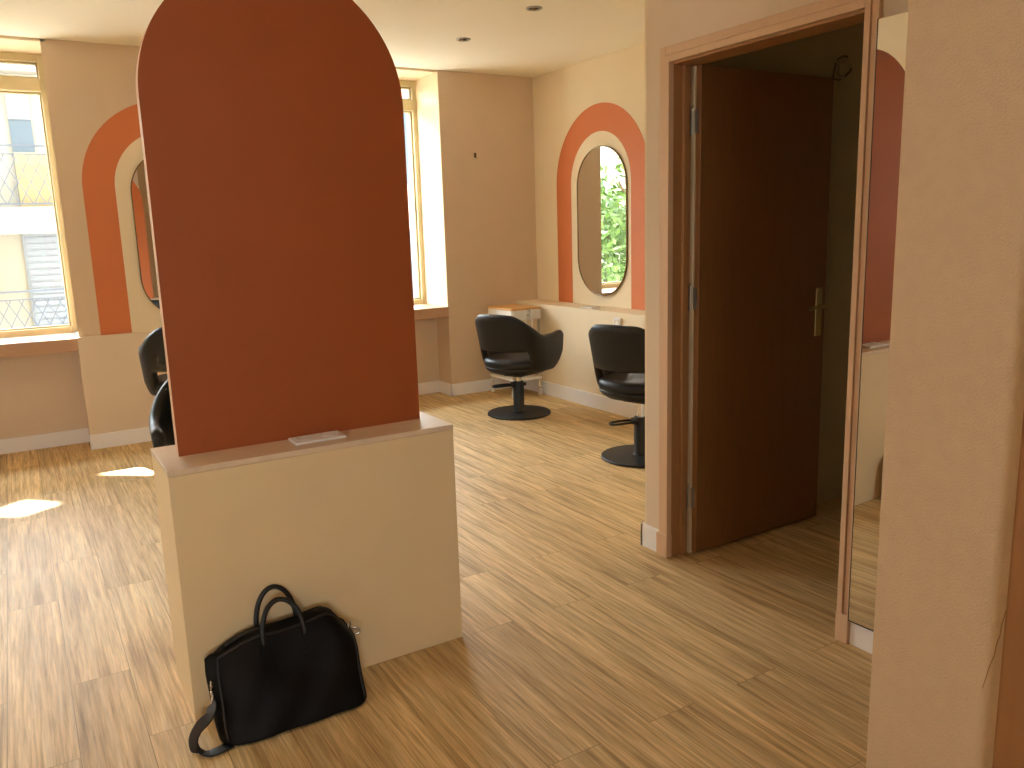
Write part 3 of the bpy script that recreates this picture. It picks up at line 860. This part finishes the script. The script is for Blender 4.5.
link('shoulder_strap', bm, M['strap'], bg, False)

# ------------------------------------------------------------------ outside: street, houses, trees, added sun blockers
struct(link('ground', boxes((-40, 40, YO + .05, 45, -3.3, -3.0), (-40, 40, -40, YF - .3, -3.3, -3.0), (-40, XL - .3, YF - .3, YO + .05, -3.3, -3.0)), M['street']), 'grey street below the windows', 'ground')

def lattice(bm, x0, x1, y, z0, z1, step=.19):
    w = .014
    box(bm, x0, x1, y - .015, y + .015, z1 - .03, z1); box(bm, x0, x1, y - .012, y + .012, z1 - .16, z1 - .14); box(bm, x0, x1, y - .012, y + .012, z0, z0 + .025)
    h = z1 - .16 - z0
    k = int((x1 - x0) / step)
    for i in range(k + 1):
        x = x0 + i * step
        for s in (-1, 1):
            xa, xb = x, x + s * h * .52
            if min(xa, xb) < x0 - .01 or max(xa, xb) > x1 + .01: continue
            tube(bm, [(xa, y, z0), (xb, y, z0 + h)], .008, 5)
    for x in (x0, (x0 + x1) / 2, x1): box(bm, x - .015, x + .015, y - .015, y + .015, z0 - .02, z1)

hA = thing('apartment_building', 'cream apartment building with lattice balconies seen through the left window', 'building', (0, 17, -3))
FY = 0.0
link('facade', boxes((-3.2, 4.2, 0, 6, 0, 7.5)), M['facade'], hA)
for (z, x0, x1) in ((1.62, -3.0, 1.35), (-.75, -3.0, 1.5)):
    z += 3
    link('balcony_slab', boxes((x0, x1, -1.0, 0, z - .02, z + .42), bev=.01), M['concrete'], hA)
    bm = bmesh.new(); lattice(bm, x0 + .05, x1 - .05, -.95, z + .46, z + 1.42)
    link('balcony_railing', bm, M['iron'], hA)
def shutter(x0, x1, z0, z1, m, par, y=-.03):
    bm = bmesh.new()
    box(bm, x0, x1, y - .01, y + .03, z0, z1)
    n = int((z1 - z0) / .11)
    for i in range(n): box(bm, x0 + .04, x1 - .04, y - .035, y - .008, z0 + .03 + i * (z1 - z0 - .06) / n, z0 + .03 + (i + .72) * (z1 - z0 - .06) / n)
    link('shutter', bm, m, par)
shutter(.24, .98, 2.75, 4.72, M['shutter'], hA)
shutter(-2.2, -1.3, 2.75, 4.72, M['shutter'], hA)
bm = boxes((.28, .62, -.05, .02, 5.1, 7.2)); w_ = link('balcony_window', bm, M['panedark'], hA)
link('window_blind', boxes((.28, .62, -.07, -.05, 6.55, 7.2)), M['shutter'], w_)
link('balcony_cloth', boxes((.28, .78, -.60, -.57, 5.05, 5.95), bev=.01), M['curtain'], hA)
bm = boxes((-1.9, -1.0, -.05, .02, 5.1, 7.3)); link('balcony_window', bm, M['panedark'], hA)
link('cornice', boxes((-3.3, 4.3, -.35, 0, 7.3, 7.6), bev=.02), M['concrete'], hA)

hB = thing('apartment_building', 'pink apartment building with pale green shutters seen through the right window', 'building', (9.5, 19, -3))
link('facade', boxes((-5.1, 6, 0, 6, 0, 8.2)), M['pinkfacade'], hB)
for x in (-4.0, -1.6, .8):
    for z in (2.6, 5.6):
        shutter(x, x + .5, z, z + 1.9, M['greenshutter'], hB); shutter(x + 1.1, x + 1.6, z, z + 1.9, M['greenshutter'], hB)
        link('house_window', boxes((x + .5, x + 1.1, -.03, .02, z, z + 1.9)), M['panedark'], hB)
link('cornice', boxes((-5.2, 6.1, -.3, 0, 7.9, 8.3), bev=.02), M['concrete'], hB)

hC = thing('apartment_building', 'white apartment building behind the trees left of the window', 'building', (-16, 30, -3))
link('facade', boxes((-10, 8, 0, 6, 0, 9)), M['concrete'], hC)
for x in (-8, -5, -2, 1, 4):
    for z in (2.5, 5.5): link('house_window', boxes((x, x + 1.2, -.04, .02, z, z + 1.6)), M['panedark'], hC)

def tree(label, x, y, h, r, seed):
    rnd = random.Random(seed)
    t = thing('street_tree', label, 'tree', (x, y, -3.0), 0, 'street trees')
    bm = bmesh.new()
    tube(bm, spline([(0, 0, 0), (.08, .05, h * .25), (-.05, .05, h * .5), (.04, 0, h * .8)], 5), [.22 - .17 * i / 15 for i in range(16)], 10)
    for k in range(7):
        an = k * 2.4; z = h * (.38 + .06 * k)
        tube(bm, spline([(0, 0, z), (r * .35 * math.cos(an), r * .35 * math.sin(an), z + .5), (r * .7 * math.cos(an), r * .7 * math.sin(an), z + .9)], 4), [.08 - .06 * i / 8 for i in range(9)], 6)
    link('trunk', bm, M['bark'], t, True)
    bm = bmesh.new()
    clumps = [(Vector((rnd.gauss(0, r * .42), rnd.gauss(0, r * .42), h * .62 + rnd.gauss(0, h * .16))), rnd.uniform(.45, .9)) for _ in range(42)]
    for c, cr in clumps:
        for _ in range(95):
            d = Vector((rnd.gauss(0, 1), rnd.gauss(0, 1), rnd.gauss(0, 1))).normalized() * cr * rnd.uniform(.5, 1)
            p = c + d
            a = Vector((rnd.gauss(0, 1), rnd.gauss(0, 1), rnd.gauss(0, 1))).normalized(); b = a.orthogonal().normalized()
            s = rnd.uniform(.07, .13)
            vs = [bm.verts.new(p + a * s), bm.verts.new(p + b * s * .5), bm.verts.new(p - a * s), bm.verts.new(p - b * s * .5)]
            bm.faces.new(vs)
    link('crown', bm, M['leafy'], t)
tree('leafy street tree left of the cream building, nearest the salon', -5.2, 14.5, 6.6, 2.0, 1)
tree('leafy street tree standing farther left along the street', -11.0, 15.5, 7.2, 2.2, 2)
tree('leafy street tree between the cream and the white building', -8.2, 22.0, 7.4, 2.2, 3)

# sun: horizontal travel (.287,-.958), 46 degrees high; an added unseen sail shapes the floor patches
SH = (.287, -.958); ST_ = 1.04
SD = Vector((SH[0], SH[1], -ST_)).normalized()
zs = 6.0
def up(p, z=0):
    k = (zs - z) / ST_
    return (p[0] - SH[0] * k, p[1] - SH[1] * k)
holes = [[(-.30, 5.13), (-.10, 5.285), (.075, 5.105), (-.115, 4.99)], [(.306, 5.615), (.66, 5.74), (.78, 5.56), (.59, 5.39)]]
bm = bmesh.new()
outer = [up((-2.7, 6.7), 2.75), up((3.5, 6.7), 2.75), up((3.5, 7.1), .6), up((-2.7, 7.1), .6)]
hs = [[up(p) for p in h] for h in holes]
edges = []
for loop in [outer] + hs:
    vs = [bm.verts.new((x, y, zs)) for x, y in loop]
    for i in range(len(vs)): edges.append(bm.edges.new((vs[i], vs[(i + 1) % len(vs)])))
bmesh.ops.triangle_fill(bm, edges=edges, use_beauty=True)
# drop faces that filled the openings
def inside(p, poly):
    s = False
    for i in range(len(poly)):
        (x0, y0), (x1, y1) = poly[i - 1], poly[i]
        if (y0 > p[1]) != (y1 > p[1]) and p[0] < (x1 - x0) * (p[1] - y0) / (y1 - y0) + x0: s = not s
    return s
kill = [f for f in bm.faces if any(inside(f.calc_center_median(), h) for h in hs)]
if kill: bmesh.ops.delete(bm, geom=kill, context='FACES_ONLY')
bmesh.ops.solidify(bm, geom=bm.faces[:], thickness=.02)
blocker_root = thing('sun_blocker', 'added unseen sail stretched over the street outside the windows', 'blocker', (0, 0, 0))
link('blocker_sheet', bm, M['concrete'], blocker_root)
for x, y in outer:
    bm = bmesh.new(); tube(bm, [(x, y, -3.0), (x, y, zs + .1)], .05, 10)
    link('blocker_post', bm, M['iron'], blocker_root)
struct(link('wall_outside', boxes((-14, 16, YO, YO + .05, H + .15, 11)), M['facade']), 'outer face of the building above the windows', 'wall')
struct(link('wall_sun_block', boxes((-5.3, XL - .26, 2.95, 3.15, -3, 7)), M['facade']), 'added unseen wall keeping direct sun out of the left-wall window', 'wall')  # added outside the view to stop sun entering the left-wall window

# ------------------------------------------------------------------ light
w = bpy.data.worlds.new('sky'); sc.world = w; w.use_nodes = True
nt = w.node_tree; N = nt.nodes; L = nt.links
bgd = N['Background']
tc = N.new('ShaderNodeTexCoord'); sp_ = N.new('ShaderNodeSeparateXYZ'); L.new(tc.outputs['Generated'], sp_.inputs[0])
rp = N.new('ShaderNodeValToRGB'); e = rp.color_ramp.elements
e[0].position = 0.0; e[0].color = (.95, .975, 1.0, 1); e[1].position = .7; e[1].color = (.80, .90, 1.0, 1)
L.new(sp_.outputs['Z'], rp.inputs['Fac']); L.new(rp.outputs['Color'], bgd.inputs['Color'])
bgd.inputs['Strength'].default_value = 17

sun = bpy.data.lights.new('sun', 'SUN'); sun.energy = 60; sun.angle = math.radians(.53); sun.color = (1, .95, .86)
so = bpy.data.objects.new('sun', sun); COL.objects.link(so)
so.rotation_euler = SD.to_track_quat('-Z', 'Y').to_euler()

def portal(name, loc, rot, sx, sy):
    l = bpy.data.lights.new(name, 'AREA'); l.shape = 'RECTANGLE'; l.size = sx; l.size_y = sy
    l.cycles.is_portal = True
    o = bpy.data.objects.new(name, l); COL.objects.link(o); o.location = loc; o.rotation_euler = rot
portal('daylight_portal', ((W1[0] + W1[1]) / 2, YO + .01, 1.75), (-PI / 2, 0, 0), W1[1] - W1[0], 1.95)
portal('daylight_portal', ((W2[0] + W2[1]) / 2, YO + .01, 1.75), (-PI / 2, 0, 0), W2[1] - W2[0], 1.95)
portal('daylight_portal', ((FW[0] + FW[1]) / 2, YF - .26, (FW[2] + FW[3]) / 2), (PI / 2, 0, 0), FW[1] - FW[0], FW[3] - FW[2])
portal('daylight_portal', (XL - .26, (LW[0] + LW[1]) / 2, (LW[2] + LW[3]) / 2), (0, -PI / 2, 0), LW[3] - LW[2], LW[1] - LW[0])

# ------------------------------------------------------------------ camera
F = 817.11; yaw, pitch, roll, ch = .541569, .187895, -.031261, 1.44
fw = Vector((math.sin(yaw) * math.cos(pitch), math.cos(yaw) * math.cos(pitch), -math.sin(pitch)))
r = Vector((math.cos(yaw), -math.sin(yaw), 0)); u = r.cross(fw)
c, s = math.cos(roll), math.sin(roll)
r2 = c * r + s * u; u2 = -s * r + c * u
cam = bpy.data.cameras.new('camera'); cam.sensor_width = 36; cam.sensor_fit = 'HORIZONTAL'; cam.lens = F / 1024 * 36
cam.clip_start = .02; cam.clip_end = 200
co = bpy.data.objects.new('camera', cam); COL.objects.link(co)
co.matrix_world = Matrix(((r2.x, u2.x, -fw.x, 0), (r2.y, u2.y, -fw.y, 0), (r2.z, u2.z, -fw.z, ch), (0, 0, 0, 1)))
sc.camera = co

vs = sc.view_settings
vs.view_transform = 'Standard'; vs.look = 'None'; vs.gamma = 1; vs.exposure = 0.45; vs.use_curve_mapping = False
sc.cycles.max_bounces = 14; sc.cycles.diffuse_bounces = 9; sc.cycles.glossy_bounces = 6; sc.cycles.transparent_max_bounces = 12
sc.cycles.sample_clamp_indirect = 6
sc.cycles.caustics_reflective = False; sc.cycles.caustics_refractive = False
